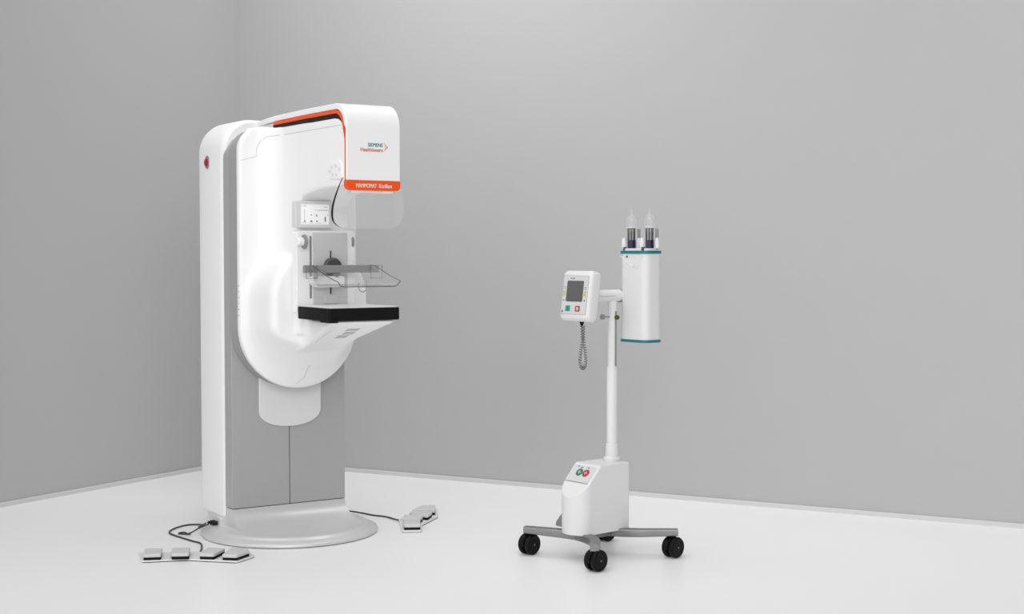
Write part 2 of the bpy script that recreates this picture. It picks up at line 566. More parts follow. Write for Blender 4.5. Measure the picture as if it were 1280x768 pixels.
# orange name band on the front
bm = bmesh.new()
prism(rpoly([(-0.1305, 1.6285, 0), (-0.1305, 1.588, .034), (0.1245, 1.588, .034), (0.1245, 1.6285, 0)]), 'y', -0.8765, -0.850, bm)
nb = obj('name_band', bm, 'orange', mm, bevel=0.0025, label='orange band with white lettering')
FY = -0.8752
onf = lambda x0, y, z0: (lambda u, v, w: (x0 + u, y - w, z0 + v))
obj('lettering', text_mesh('MAMMOMAT  B.brilliant', 0.170, 0.0175, onf(-0.086, -0.8766, 1.599), bold=0.03), 'white_ink', nb)
obj('lettering', text_mesh('SIEMENS', 0.070, 0.0155, onf(-0.030, FY, 1.7715), bold=0.045), 'teal_ink', hc, label='teal lettering')
obj('lettering', text_mesh('Healthineers', 0.104, 0.0165, onf(-0.064, FY, 1.7505), bold=0.03), 'orange_ink', hc, label='orange lettering')
bm = bmesh.new()
for dx, dz, r in ((0.0, .016, .0014), (.004, .012, .0018), (.008, .008, .0022), (.012, .004, .0024), (.016, 0, .0026), (.012, -.004, .0024), (.008, -.008, .0022), (.004, -.012, .0018), (0, -.016, .0014), (.0065, 0, .0016), (.004, .005, .0013), (.004, -.005, .0013)):
    cyl(r, 'y', (0.046 + dx, FY, 1.771 + dz), -0.0006, 0.001, 10, bm=bm)
obj('dotted_arrow_logo', bm, 'orange_ink', hc, label='small dotted orange arrow mark')

# key pad on the side of the head
px = cast((-1, -0.77, 1.675), (1, 0, 0)).x
kp = obj('key_pad', prism(rpoly([(-0.838, 1.634, .012), (-0.712, 1.640, .03), (-0.708, 1.708, .03), (-0.838, 1.716, .03)]), 'x', px - 0.006, px + 0.004), 'white', mm, bevel=0.003)
for yy, zz in ((-0.728, 1.672), (-0.752, 1.690), (-0.785, 1.692), (-0.82, 1.676), (-0.755, 1.655), (-0.79, 1.655)):
    obj('key', cyl(0.0085, 'x', (px - 0.006, yy, zz), -0.0015, 0.002, 20, 0.0008), 'lcd_frame', kp)

# touch display on the neck
ty = -0.405
dsp = obj('touch_display', prism(rrect(-0.156, 0.020, 1.437, 1.557, .006), 'y', ty - 0.022, ty + 0.02), 'lcd_frame', mm, bevel=0.003)
sx0, sx1, sz0, sz1 = -0.131, 0.005, 1.452, 1.541
scr = obj('screen', prism(rrect(sx0, sx1, sz0, sz1, .002), 'y', ty - 0.0228, ty - 0.02), 'lcd', dsp)
bm = bmesh.new()
def mark(u0, u1, v0, v1, bm=bm):
    w, h = sx1 - sx0, sz1 - sz0
    box(bm, sx0 + u0 * w, sx0 + u1 * w, ty - 0.0232, ty - 0.0226, sz1 - v1 * h, sz1 - v0 * h)
for a in ((.02, .045, .06, .10), (.09, .19, .065, .085), (.82, .94, .12, .14), (.51, .535, .26, .30), (.58, .97, .28, .30), (.12, .13, .24, .80),
          (.10, .15, .80, .88), (.33, .40, .80, .88), (.345, .38, .50, .56), (.54, .575, .50, .62), (.54, .585, .80, .88), (.84, .885, .62, .86), (.95, .97, .50, .57),
          (.04, .20, .925, .94), (.29, .43, .925, .94), (.54, .73, .925, .94)):
    mark(*a)
obj('screen_print', bm, 'grey_ink', scr)

# compression column on the neck
cy = -0.402
cp = obj('compression_column', prism(rpoly([(-0.150, 1.06, .004), (0.137, 1.06, .004), (0.137, 1.424, .018), (-0.150, 1.424, .018)]), 'y', cy - 0.018, cy + 0.03), 'white', mm, bevel=0.006)
pn = obj('column_plate', prism(rrect(-0.072, 0.098, 1.078, 1.415, .004), 'y', cy - 0.0225, cy - 0.015), 'cream', cp, bevel=0.002)
obj('guide_slot', B(-0.0875, -0.078, cy - 0.0195, cy - 0.015, 1.122, 1.400), 'mid_grey', cp)
bm = bmesh.new(); box(bm, 0.0105, 0.0145, cy - 0.0265, cy - 0.02, 1.122, 1.335)
obj('centre_line', bm, 'dark', cp)
bm = bmesh.new(); box(bm, -0.072, 0.098, cy - 0.0231, cy - 0.022, 1.126, 1.1275)
obj('plate_joint', bm, 'pale_line', pn)
obj('foot_block', prism(rrect(-0.018, 0.045, 1.098, 1.140, .004), 'y', cy - 0.028, cy - 0.02), 'cream', cp, bevel=0.002)
for s, x in ((-1, -0.118), (1, 0.128)):
    ky = cy - 0.032 if s < 0 else cy + 0.004
    k = obj('release_knob', lathe([(0.006, 0), (0.030, 0.0), (0.0315, 0.004), (0.0315, 0.010), (0.024, 0.014)], 'x', (x - 0.007, ky, 1.375), 32), 'mid_grey', cp)
    a0, a1 = (x - 0.036, x - 0.006) if s < 0 else (x + 0.004, x + 0.014)
    obj('knob_grip', cyl(0.019, 'x', (0, ky, 1.375), a0, a1, 10, 0.003), 'white', k)

# paddle: dark clamp disc, grey mount, white arm and a clear tray
py = cy - 0.024
pad = obj('paddle_mount', prism(rrect(-0.148, 0.222, 1.237, 1.271, .004), 'y', -0.492, -0.478), 'mid_grey', mm, bevel=0.002)
obj('clamp_disc', lathe([(0.042, 0), (0.042, -0.018), (0.036, -0.026), (0.012, -0.028)], 'y', (0.018, py, 1.262), 36), 'dark_grey', pad)
obj('clamp_bolt', cyl(0.010, 'y', (0.020, 0, 1.226), -0.478, -0.42, 18, 0.002), 'mid_grey', pad)
obj('paddle_arm', prism(rpoly([(-0.085, 1.172, .03), (0.06, 1.172, .012), (0.06, 1.222, .012), (-0.10, 1.222, .012)]), 'y', -0.475, py + 0.004), 'white', pad, bevel=0.006)
bm = bmesh.new(); box(bm, -0.075, 0.06, -0.4765, -0.474, 1.176, 1.186)
obj('arm_shade_strip', bm, 'cream', pad)

# clear tray: bottom, sloping side walls, upturned front lip
zb, zt = 1.181, 1.270
yb, yf = -0.495, -0.795
th = 0.003
def tray_sec(y, w, zlow, zhigh):
    """U-shaped section with thickness, open at the top"""
    r = 0.016
    o = rpoly([(-w - 0.006, zhigh, 0), (-w, zlow, r), (w, zlow, r), (w + 0.006, zhigh, 0)], 5)
    i = rpoly([(-w - 0.006 + th, zhigh, 0), (-w + th, zlow + th, r - th), (w - th, zlow + th, r - th), (w + 0.006 - th, zhigh, 0)], 5)
    return [(u, y, v) for u, v in o + i[::-1]]
bm = bmesh.new()
loft(bm, [tray_sec(yb, .143, zb + 0.004, zt), tray_sec(-0.55, .145, zb + 0.002, zt), tray_sec(-0.70, .146, zb, zt - 0.045), tray_sec(-0.775, .146, zb, zt - 0.062), tray_sec(yf, .143, zb + 0.002, zt - 0.066)])
box(bm, -0.143, 0.143, yb - 0.003, yb, zb, zt)
tr = obj('clear_tray', bm, 'acrylic', pad, label='clear plastic compression paddle', loc=(0.016, 0, 0))
bm = bmesh.new()
prism(rpoly([(-0.143, zb + 0.002, .014), (0.143, zb + 0.002, .014), (0.152, zt - 0.066, .0), (-0.149, zt - 0.066, .0)]), 'y', yf - 0.003, yf, bm)
obj('front_lip', bm, 'acrylic', tr)
# its edges read as thin dark lines
bm = bmesh.new()
tube([(-0.149, -0.50, zt), (-0.151, -0.55, zt), (-0.152, -0.70, zt - 0.045), (-0.152, -0.775, zt - 0.062), (-0.149, yf, zt - 0.066)], 0.0016, 6, bm)
tube([(0.149, -0.50, zt), (0.151, -0.55, zt), (0.152, -0.70, zt - 0.045), (0.152, -0.775, zt - 0.062), (0.152, yf, zt - 0.066)], 0.0012, 6, bm)
tube([(-0.149, yf, zt - 0.066), (-0.146, yf - 0.002, zb + 0.018), (-0.137, yf - 0.002, zb + 0.003), (-0.115, yf - 0.002, zb), (0.118, yf - 0.002, zb), (0.136, yf - 0.002, zb + 0.006), (0.146, yf - 0.002, zb + 0.020), (0.152, yf, zt - 0.066)], 0.0016, 6, bm)
obj('tray_edge', bm, 'acrylic_edge', tr)
# side clip at the rear corner of the tray, and its twin
for x0, x1 in ((-0.150, -0.098), (0.165, 0.222)):
    bm = bmesh.new()
    box(bm, x0, x1, -0.520, -0.517, 1.212, 1.272)
    box(bm, x0, x0 + 0.003, -0.517, -0.493, 1.212, 1.272)
    box(bm, x1 - 0.003, x1, -0.517, -0.493, 1.212, 1.272)
    cl = obj('clear_clip', bm, 'acrylic', pad)
    bm = bmesh.new()
    tube([(x0, -0.520, 1.272), (x0, -0.520, 1.212), (x1, -0.520, 1.212), (x1, -0.520, 1.272)], 0.0011, 6, bm)
    obj('clip_edge', bm, 'acrylic_edge', cl)
obj('wire_hook', tube(spline([(0.115, -0.50, 1.192), (0.114, -0.50, 1.172), (0.122, -0.50, 1.156), (0.137, -0.50, 1.150), (0.150, -0.50, 1.157)], 6), 0.0013, 6), 'dark', pad)

# breast table
tb = obj('breast_table', prism(rpoly([(-0.170, -0.452, .03), (-0.170, -0.786, .012), (0.170, -0.786, .012), (0.170, -0.452, .03)]), 'z', 1.036, 1.0905), 'black', mm, bevel=0.005, label='black rubber rim of the table')
obj('tabletop', prism(rpoly([(-0.163, -0.430, .02), (-0.163, -0.780, .01), (0.163, -0.780, .01), (0.163, -0.430, .02)]), 'z', 1.088, 1.0945), 'white_soft', tb, bevel=0.0015)
bm = bmesh.new()
prism(rpoly([(-0.79, 1.040, 0), (-0.79, 1.0285, .006), (-0.70, 1.0285, .012), (-0.665, 1.040, 0)]), 'x', -0.168, -0.128, bm)
obj('rim_grip', bm, 'black', tb, bevel=0.003)
obj('rim_corner_joint', B(-0.1712, -0.1690, -0.776, -0.773, 1.039, 1.089), 'dark', tb)
# grey label panels on the underside of the bracket
bm = bmesh.new()
for (x0, x1, y0, y1) in ((-0.02, 0.03, -0.575, -0.53), (-0.015, 0.035, -0.63, -0.59), (-0.03, 0.03, -0.685, -0.65)):
    q = []
    for x, y in ((x0, y0), (x1, y0), (x1, y1), (x0, y1)):
        h = cast((x, y, 0.5), (0, 0, 1))
        q.append(h)
    lo = [bm.verts.new(p - Vector((0, 0, 0.0012))) for p in q]
    hi = [bm.verts.new(p + Vector((0, 0, 0.001))) for p in q]
    bm.faces.new(lo); bm.faces.new(hi[::-1])
    for i in range(4):
        bm.faces.new((lo[i], hi[i], hi[(i + 1) % 4], lo[(i + 1) % 4]))
obj('information_labels', bm, 'pale_line', g)

# clear face shield below the head
def sh_pt(u, v):
    return (u, -0.865 + 0.8 * u * u, v)
out2 = [(-0.135, 1.640), (-0.148, 1.61), (-0.163, 1.565), (-0.174, 1.52), (-0.177, 1.48), (-0.170, 1.452), (-0.150, 1.434), (-0.12, 1.4275), (0, 1.4265), (0.09, 1.429),
        (0.118, 1.436), (0.140, 1.458), (0.154, 1.49), (0.158, 1.53), (0.150, 1.575), (0.137, 1.615), (0.128, 1.640)]
bm = bmesh.new()
nrow = 18
def half(v, side):
    L = out2[:9] if side < 0 else out2[8:]
    for (a, b), (c, d) in zip(L, L[1:]):
        if min(b, d) <= v <= max(b, d) and abs(b - d) > 1e-9:
            return a + (c - a) * (v - b) / (d - b)
    return 0
grid = []
for i in range(nrow + 1):
    v = 1.4272 + (1.640 - 1.4272) * (i / nrow) ** 1.5
    l, r_ = half(max(v, 1.4276), -1), half(max(v, 1.4292), 1)
    grid.append([(l + (r_ - l) * j / 20, v) for j in range(21)])
fr_ = [[bm.verts.new(sh_pt(u, v)) for u, v in row] for row in grid]
bk_ = [[bm.verts.new((p.co.x, p.co.y + 0.003, p.co.z)) for p in row] for row in fr_]
for i in range(nrow):
    for j in range(20):
        bm.faces.new((fr_[i][j], fr_[i][j + 1], fr_[i + 1][j + 1], fr_[i + 1][j]))
        bm.faces.new((bk_[i][j], bk_[i + 1][j], bk_[i + 1][j + 1], bk_[i][j + 1]))
edge = [(i, 0) for i in range(nrow + 1)] + [(nrow, j) for j in range(1, 21)] + [(i, 20) for i in range(nrow - 1, -1, -1)] + [(0, j) for j in range(19, 0, -1)]
for (a, b), (c, d) in zip(edge, edge[1:] + edge[:1]):
    bm.faces.new((fr_[a][b], fr_[c][d], bk_[c][d], bk_[a][b]))
fs = obj('face_shield', bm, 'shield', mm, label='clear face shield under the orange band')
bm = bmesh.new()
pth = [sh_pt(u, v) for u, v in out2[0:8]]
pth = spline(pth, 5)
rings = []
for i, p in enumerate(pth):
    f = i / (len(pth) - 1)
    w = 0.0008 + 0.012 * max(0, math.sin(PI * min(1, f * 1.05))) ** 2
    rings.append([(p[0] - 0.0015, p[1] - 0.001, p[2]), (p[0] + 0.0015, p[1] - 0.001, p[2]), (p[0] + 0.0015, p[1] + w, p[2]), (p[0] - 0.0015, p[1] + w, p[2])])
loft(bm, rings)
obj('edge_refraction', bm, 'dark', fs, label='dark strip standing in for refraction along the curved edge of the clear shield')  # refraction in the clear edge put in as opaque dark colour, one side only
obj('shield_bracket', B(-0.10, 0.10, -0.8635, -0.80, 1.578, 1.612), 'white', mm, bevel=0.006)

# socket at the foot of the column
sk = obj('cable_socket', prism(rrect(0.095, 0.205, 0.030, 0.080, .008), 'x', -0.315, -0.270), 'steel_base', mm, bevel=0.004)
for yy in (0.128, 0.160):
    obj('plug', lathe([(0.0095, 0.01), (0.0095, -0.022), (0.007, -0.024), (0.0065, -0.034), (0.003, -0.036)], 'x', (-0.315, yy, 0.052), 18), 'dark', sk)

MW = Matrix.Translation(ORG) @ Matrix.Rotation(YAW, 4, 'Z')
def mw(p):
    return MW @ Vector(p)

# ------------------------------------------------------------------ foot switches and cables
def foot_switch(label, board, pedals, cable_pts):
    xs = [p[0] for p in board]; ys = [p[1] for p in board]
    o0 = Vector((sum(xs) / len(xs), sum(ys) / len(ys), 0))
    t = thing('foot_switch', label, 'foot switch', o0, 0, 'foot switches of the mammography machine')
    L = lambda p: (p[0] - o0.x, p[1] - o0.y)
    poly = rpoly([(*L(p), 0.012) for p in board], 4)
    obj('foot_board', prism(poly, 'z', 0.002, 0.010), 'white_soft', t, bevel=0.003)
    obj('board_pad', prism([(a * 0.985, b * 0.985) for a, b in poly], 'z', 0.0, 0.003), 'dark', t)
    for q in pedals:
        q = [L(p) for p in q]
        n = len(q)
        c = sum((Vector(p) for p in q), Vector((0, 0))) / n
        k = obj('pedal', prism(rpoly([(p[0], p[1], .008) for p in q], 4), 'z', 0.020, 0.036), 'cream', t, bevel=0.006)
        bl = [(c.x + (p[0] - c.x) * 0.97, c.y + (p[1] - c.y) * 0.97) for p in q]
        obj('pedal_base', prism(rpoly([(p[0], p[1], .006) for p in bl], 4), 'z', 0.009, 0.0215), 'black', k)
    pts = [(p[0] - o0.x, p[1] - o0.y, p[2]) for p in cable_pts]
    obj('cable', tube(spline(pts, 10), 0.0038, 8), 'cable', t)
    return t

foot_switch('white four-pedal foot switch on the floor in front of the round machine base',
            [(-1.585, 6.105), (-1.405, 6.150), (-1.172, 6.100), (-1.118, 6.215), (-1.150, 6.285), (-1.40, 6.300), (-1.640, 6.280)],
            [[(-1.577, 6.112), (-1.503, 6.125), (-1.528, 6.250), (-1.604, 6.240)],
             [(-1.462, 6.132), (-1.386, 6.140), (-1.410, 6.266), (-1.488, 6.258)],
             [(-1.343, 6.136), (-1.278, 6.128), (-1.252, 6.250), (-1.334, 6.268)],
             [(-1.242, 6.118), (-1.176, 6.106), (-1.138, 6.20), (-1.160, 6.262), (-1.232, 6.264)]],
            [tuple(mw((-0.357, 0.160, 0.050))), tuple(mw((-0.385, 0.185, 0.030))), (-1.50, 6.93, .008), (-1.575, 6.945, .0045), (-1.618, 6.85, .0045), (-1.615, 6.745, .0045), (-1.53, 6.63, .0045), (-1.46, 6.55, .0045), (-1.415, 6.50, .0045), (-1.385, 6.38, .007), (-1.375, 6.298, .007)])
foot_switch('white four-pedal foot switch on the floor between the machine and the injector trolley',
            [(-0.520, 6.765), (-0.428, 6.775), (-0.436, 6.93), (-0.370, 7.15), (-0.385, 7.365), (-0.475, 7.35), (-0.560, 7.06)],
            [[(-0.512, 6.785), (-0.434, 6.793), (-0.444, 6.92), (-0.525, 6.93)],
             [(-0.528, 6.955), (-0.446, 6.945), (-0.436, 7.015), (-0.470, 7.06), (-0.533, 7.05)],
             [(-0.455, 7.055), (-0.413, 7.035), (-0.397, 7.125), (-0.425, 7.165), (-0.515, 7.125)],
             [(-0.420, 7.195), (-0.384, 7.16), (-0.392, 7.325), (-0.462, 7.315), (-0.505, 7.19)]],
            [tuple(mw((0.395, 0.20, 0.03))), (-0.76, 7.255, .006), (-0.70, 7.205, .0045), (-0.63, 7.16, .0045), (-0.575, 7.075, .007), (-0.545, 7.04, .007)])
# short loop of cable plugged in beside the foot switch cable
cpts = [tuple(mw((-0.357, 0.128, 0.050))), tuple(mw((-0.40, 0.135, 0.036))), tuple(mw((-0.445, 0.15, 0.012))), (-1.545, 6.755, .005), (-1.567, 6.745, .005), (-1.565, 6.725, .005), (-1.535, 6.715, .005), (-1.51, 6.722, .005)]
cb = obj('plug_cable', tube(spline(cpts, 10), 0.0036, 8), 'cable')
tag(cb, 'short dark doubled-over cable lying on the floor by the socket of the machine', 'cable')

# ------------------------------------------------------------------ contrast injector trolley
SO = Vector((0.39, 6.27, 0))
SY = math.radians(-49.5)
ci = thing('contrast_injector', 'white contrast injector on a wheeled stand with a control display and a double syringe head', 'medical injector', SO, SY)
W = [(0.212, -0.235), (-0.219, -0.226), (0.236, 0.207), (-0.217, 0.238)]
def leg(path, name='leg'):
    pts = spline([(x, y, z) for x, y, z in path], 10)
    obj(name, bar(pts, lambda t: 0.052 - 0.014 * t, lambda t: 0.038 - 0.009 * t), 'alu', ci, smooth=50)
leg([(0.00, -0.135, .105), (0.06, -0.145, .104), (0.13, -0.170, .103), (0.18, -0.205, .102), (0.225, -0.255, .101)])
leg([(0.00, -0.135, .105), (-0.06, -0.155, .106), (-0.12, -0.188, .108), (-0.18, -0.215, .109), (-0.232, -0.240, .110)])
leg([(0.00, 0.035, .105), (0.07, 0.05, .106), (0.14, 0.095, .108), (0.20, 0.165, .109), (0.25, 0.222, .110)])
leg([(0.00, 0.035, .105), (-0.06, 0.05, .106), (-0.12, 0.10, .108), (-0.18, 0.185, .109), (-0.230, 0.252, .110)])
obj('base_frame', prism(rrect(-0.045, 0.045, -0.15, 0.055, .03), 'z', 0.090, 0.117), 'alu', ci, bevel=0.006)
yaws = (-46, -42, -45, -48)
for (x, y), dy in zip(W, yaws):
    ct = obj('caster', lathe([(0.013, 0.060), (0.013, 0.096), (0.006, 0.098)], 'z', (0, 0, 0), 20), 'wheel', ci, loc=(x, y, 0), rot=(0, 0, -SY + math.radians(dy)))
    # hood arching over the wheel pair
    hd = [(0.0455 * math.cos(math.radians(a)), 0.0455 + 0.0455 * math.sin(math.radians(a))) for a in range(-10, 200, 10)]
    hi_ = [(0.037 * math.cos(math.radians(a)), 0.0455 + 0.037 * math.sin(math.radians(a))) for a in range(-10, 200, 10)]
    obj('hood', prism(hd + hi_[::-1], 'x', -0.006, 0.006), 'wheel', ct)
    for s in (-1, 1):
        wl = obj('wheel', lathe([(0.012, -0.0125), (0.034, -0.0125), (0.0425, -0.0095), (0.0455, -0.004), (0.0455, 0.005), (0.042, 0.0105), (0.036, 0.0125), (0.033, 0.0105), (0.010, 0.0105), (0.008, 0.012)] if s > 0 else
                               [(0.008, -0.012), (0.010, -0.0105), (0.033, -0.0105), (0.036, -0.0125), (0.042, -0.0105), (0.0455, -0.005), (0.0455, 0.004), (0.0425, 0.0095), (0.034, 0.0125), (0.012, 0.0125)],
                               'x', (s * 0.0185, 0, 0.0457), 36), 'wheel', ct)
    obj('axle', cyl(0.0032, 'x', (0, 0, 0.0457), -0.0315, 0.0315, 12), 'mid_grey', ct)
obj('brake_pedal', prism(rpoly([(-0.168, 0.120, .004), (-0.075, 0.120, 0), (-0.075, 0.20, 0), (-0.120, 0.19, .01), (-0.164, 0.140, .008)]), 'y', -0.118, -0.070), 'mid_grey', ci, bevel=0.003)

# housing: rounded front, sloped control face
def hz(y):
    return min(0.410, 0.410 + (y + 0.077) * 1.06) if y < -0.077 else 0.410
prof = [(0.08, 0.095), (-0.08, 0.095)]
for i in range(21):
    a = PI + PI * i / 20
    prof.append((0.08 * math.cos(a), -0.135 + 0.065 * math.sin(a)))
prof = rpoly([(0.08, 0.095, .006), (-0.08, 0.095, .006)] + [(u, v, 0) for u, v in prof[2:]], 4)
# densify the sides so the slope can start where it should
den = []
for i, p in enumerate(prof):
    q = prof[(i + 1) % len(prof)]
    n = max(1, int((Vector(q) - Vector(p)).length / 0.012))
    for k in range(n):
        den.append((p[0] + (q[0] - p[0]) * k / n, p[1] + (q[1] - p[1]) * k / n))
bm = bmesh.new()
prism(den, 'z', 0.115, 0.6, bm)
def cut(bm, co, no):
    r = bmesh.ops.bisect_plane(bm, geom=bm.verts[:] + bm.edges[:] + bm.faces[:], plane_co=co, plane_no=no, clear_outer=True, dist=1e-6)
    e = [x for x in r['geom_cut'] if isinstance(x, bmesh.types.BMEdge)]
    bmesh.ops.holes_fill(bm, edges=e)
cut(bm, (0, 0, 0.410), (0, 0, 1))
sl = Vector((0, -1.08, 1.0)).normalized()
cut(bm, (0, -0.077, 0.410), sl)
bmesh.ops.remove_doubles(bm, verts=bm.verts[:], dist=1e-5)
hs = obj('housing', bm, 'trolley_white', ci, smooth=28, bevel=0.004)
# control label on the slope
sv = Vector((0, -1.0, -1.08)).normalized()
def on_slope(u, v, w):
    p = Vector((0, -0.077, 0.410)) + sv * v + sl * w
    return (u, p.y, p.z)
def slope_poly(poly, w0, w1, bm=None):
    bm = bm or bmesh.new()
    return loft(bm, [[on_slope(u, v, w) for u, v in poly] for w in (w0, w1)])
lab = obj('control_panel', slope_poly(rrect(-0.072, 0.066, 0.012, 0.100, .003), -0.001, 0.0012), 'cream', hs)
obj('panel_face', slope_poly(rrect(-0.050, 0.060, 0.016, 0.096, .003), 0.0, 0.0018), 'key_panel', lab)
obj('panel_border', slope_poly(rrect(-0.0735, 0.0675, 0.0985, 0.1015, .001), -0.001, 0.0016), 'mid_grey', lab)
obj('round_button', slope_poly([(-0.018 + 0.0185 * math.cos(2 * PI * i / 28), 0.050 + 0.0185 * math.sin(2 * PI * i / 28)) for i in range(28)], 0.0, 0.004), 'green_dark', lab, label='dark green round button')
obj('round_button', slope_poly([(0.022 + 0.0185 * math.cos(2 * PI * i / 28), 0.050 + 0.0185 * math.sin(2 * PI * i / 28)) for i in range(28)], 0.0, 0.004), 'red_key', lab, label='crimson round button')
bm = bmesh.new()
for u0, u1, v0, v1 in ((-0.046, -0.038, .018, .023), (-0.026, -0.014, .022, .026), (0.016, 0.026, .020, .024)):
    slope_poly([(u0, v0), (u1, v0), (u1, v1), (u0, v1)], 0.001, 0.0024, bm)
for u, v in ((-0.022, .045), (-0.014, .045), (-0.022, .055), (-0.014, .055)):
    pass
obj('panel_print', bm, 'dark_grey', lab)
bm = bmesh.new()
for u in (-0.018, 0.022):
    slope_poly([(u - .009, .048), (u + .009, .048), (u + .009, .052), (u - .009, .052)], 0.003, 0.0046, bm)
    slope_poly([(u - .002, .041), (u + .002, .041), (u + .002, .059), (u - .002, .059)], 0.003, 0.0047, bm)
obj('button_print', bm, 'pale_line', lab)

# column
PY = 0.066
obj('collar', lathe([(0.036, 0.409), (0.038, 0.414), (0.038, 0.424), (0.034, 0.428), (0.0285, 0.430), (0.0275, 0.485), (0.026, 0.487)], 'z', (0, PY, 0), 36), 'trolley_white', ci)
obj('lower_pole', lathe([(0.0235, 0.43), (0.0235, 0.822), (0.021, 0.826)], 'z', (0, PY, 0), 32), 'trolley_white', ci)
obj('upper_pole', lathe([(0.0195, 0.80), (0.0195, 1.118)], 'z', (0, PY, 0), 32), 'trolley_white', ci)
obj('pole_rail', B(0.0175, 0.0215, PY - 0.003, PY + 0.006, 0.83, 1.07), 'mid_grey', ci)
obj('locking_pin', cyl(0.0055, 'x', (0, PY + 0.01, 0.977), -0.028, -0.017, 14, .001), 'dark_grey', ci)
tsw = obj('thumb_screw', cyl(0.0035, 'y', (0, 0, 1.046), PY - 0.068, PY - 0.018, 12), 'mid_grey', ci)
obj('screw_head', lathe([(0.005, -0.006), (0.012, -0.004), (0.012, 0.006), (0.004, 0.008)], 'y', (0, PY - 0.060, 1.046), 20), 'mid_grey', tsw)
sp = obj('side_knob', lathe([(0.004, 0.017), (0.010, 0.019), (0.010, 0.030), (0.005, 0.033), (0.003, 0.040)], 'x', (0, PY + 0.004, 1.043), 18), 'brass', ci)

# cross head
ch = obj('cross_arm', lathe([(0.020, -0.085), (0.026, -0.083), (0.0265, 0.106), (0.024, 0.110)], 'y', (0, 0, 1.138), 32), 'trolley_white', ci)
obj('arm_slot', B(-0.0275, 0.0275, -0.07, 0.06, 1.1365, 1.1385), 'pale_line', ch)
obj('pivot_washer', lathe([(0.021, 0.108), (0.028, 0.109), (0.028, 0.120), (0.022, 0.122)], 'y', (-0.001, 0, 1.136), 28), 'dark_grey', ci)

obj('pivot_shaft', cyl(0.013, 'x', (0, 0.135, 1.138), -0.012, 0.02, 20, 0.002), 'mid_grey', ci)

# control display, tilted back
tilt = math.radians(8)
DC = Vector((-0.002, -0.122, 1.140))
dn = Vector((0, -math.cos(tilt), math.sin(tilt)))      # outward normal
dv = Vector((0, math.sin(tilt), math.cos(tilt)))       # up along the face
def on_face(u, v, w):
    p = DC + Vector((1, 0, 0)) * u + dv * v + dn * w
    return tuple(p)
def face_poly(poly, w0, w1, bm=None):
    bm = bm or bmesh.new()
    return loft(bm, [[on_face(u, v, w) for u, v in poly] for w in (w0, w1)])
bm = bmesh.new()
rings = []
for ins, w in ((.016, -0.030), (.006, -0.028), (.001, -0.022), (0, -0.014), (0, 0.012), (.002, 0.020), (.006, 0.027), (.012, 0.031)):
    rings.append([on_face(u, v, w) for u, v in rrect(-0.094 + ins, 0.090 - ins, -0.110 + ins, 0.108 - ins, max(.022 - ins * .6, .006))])
loft(bm, rings)
du = obj('control_display', bm, 'trolley_white', ci, smooth=40)
fp = obj('key_panel', face_poly(rrect(-0.081, 0.073, -0.082, 0.083, .004), 0.0305, 0.0322), 'key_panel', du)
obj('panel_edge', face_poly(rrect(-0.0825, 0.0745, -0.0835, 0.0845, .004), 0.0300, 0.0314), 'mid_grey', du)
obj('screen', face_poly(rrect(-0.057, 0.046, -0.028, 0.062, .005), 0.0315, 0.0330), 'dark_screen', fp, label='dark grey display screen')
k1 = obj('key', face_poly(rrect(-0.053, -0.025, -0.070, -0.046, .003), 0.0315, 0.0338), 'green', fp, label='green key')
k2 = obj('key', face_poly(rrect(0.008, 0.036, -0.070, -0.046, .003), 0.0315, 0.0338), 'red_key', fp, label='crimson key')
obj('key', face_poly(rrect(-0.016, -0.003, -0.067, -0.050, .002), 0.0315, 0.0334), 'cream', fp)
obj('key_symbol', face_poly([(-0.045, -0.062), (-0.033, -0.062), (-0.039, -0.050)], 0.0330, 0.0342), 'teal_ink', k1)
ring_o = [(0.022 + .008 * math.cos(2 * PI * i / 20), -0.058 + .008 * math.sin(2 * PI * i / 20)) for i in range(20)]
obj('key_symbol', face_poly(ring_o, 0.0330, 0.0342), 'pale_line', k2)
for u0, u1, nm in ((-0.077, -0.063, 'l'), (0.052, 0.066, 'r')):
    obj('key', face_poly(rrect(u0, u1, -0.004, 0.018, .003), 0.0315, 0.0334), 'yellow', fp, label='yellow key')
    bm = bmesh.new()
    um = (u0 + u1) / 2
    for v in (0.027, 0.034):
        for d in (-.0035, .0035):
            face_poly(rrect(um + d - .0016, um + d + .0016, v - .0016, v + .0016, .0008, 3), 0.0315, 0.0330, bm)
    face_poly(rrect(um - .003, um + .003, -0.026, -0.020, .001, 3), 0.0315, 0.0330, bm)
    obj('dot_print', bm, 'brass', fp)
bm = bmesh.new()
for u in (-0.040, -0.034, -0.028, -0.022, -0.017):
    face_poly([(u, .0695), (u + .0042, .0695), (u + .0042, .0745), (u, .0745)], 0.0318, 0.0327, bm)
face_poly(rrect(-0.077, -0.067, -0.076, -0.066, .002), 0.0318, 0.0327, bm)
obj('panel_print', bm, 'grey_ink', fp)

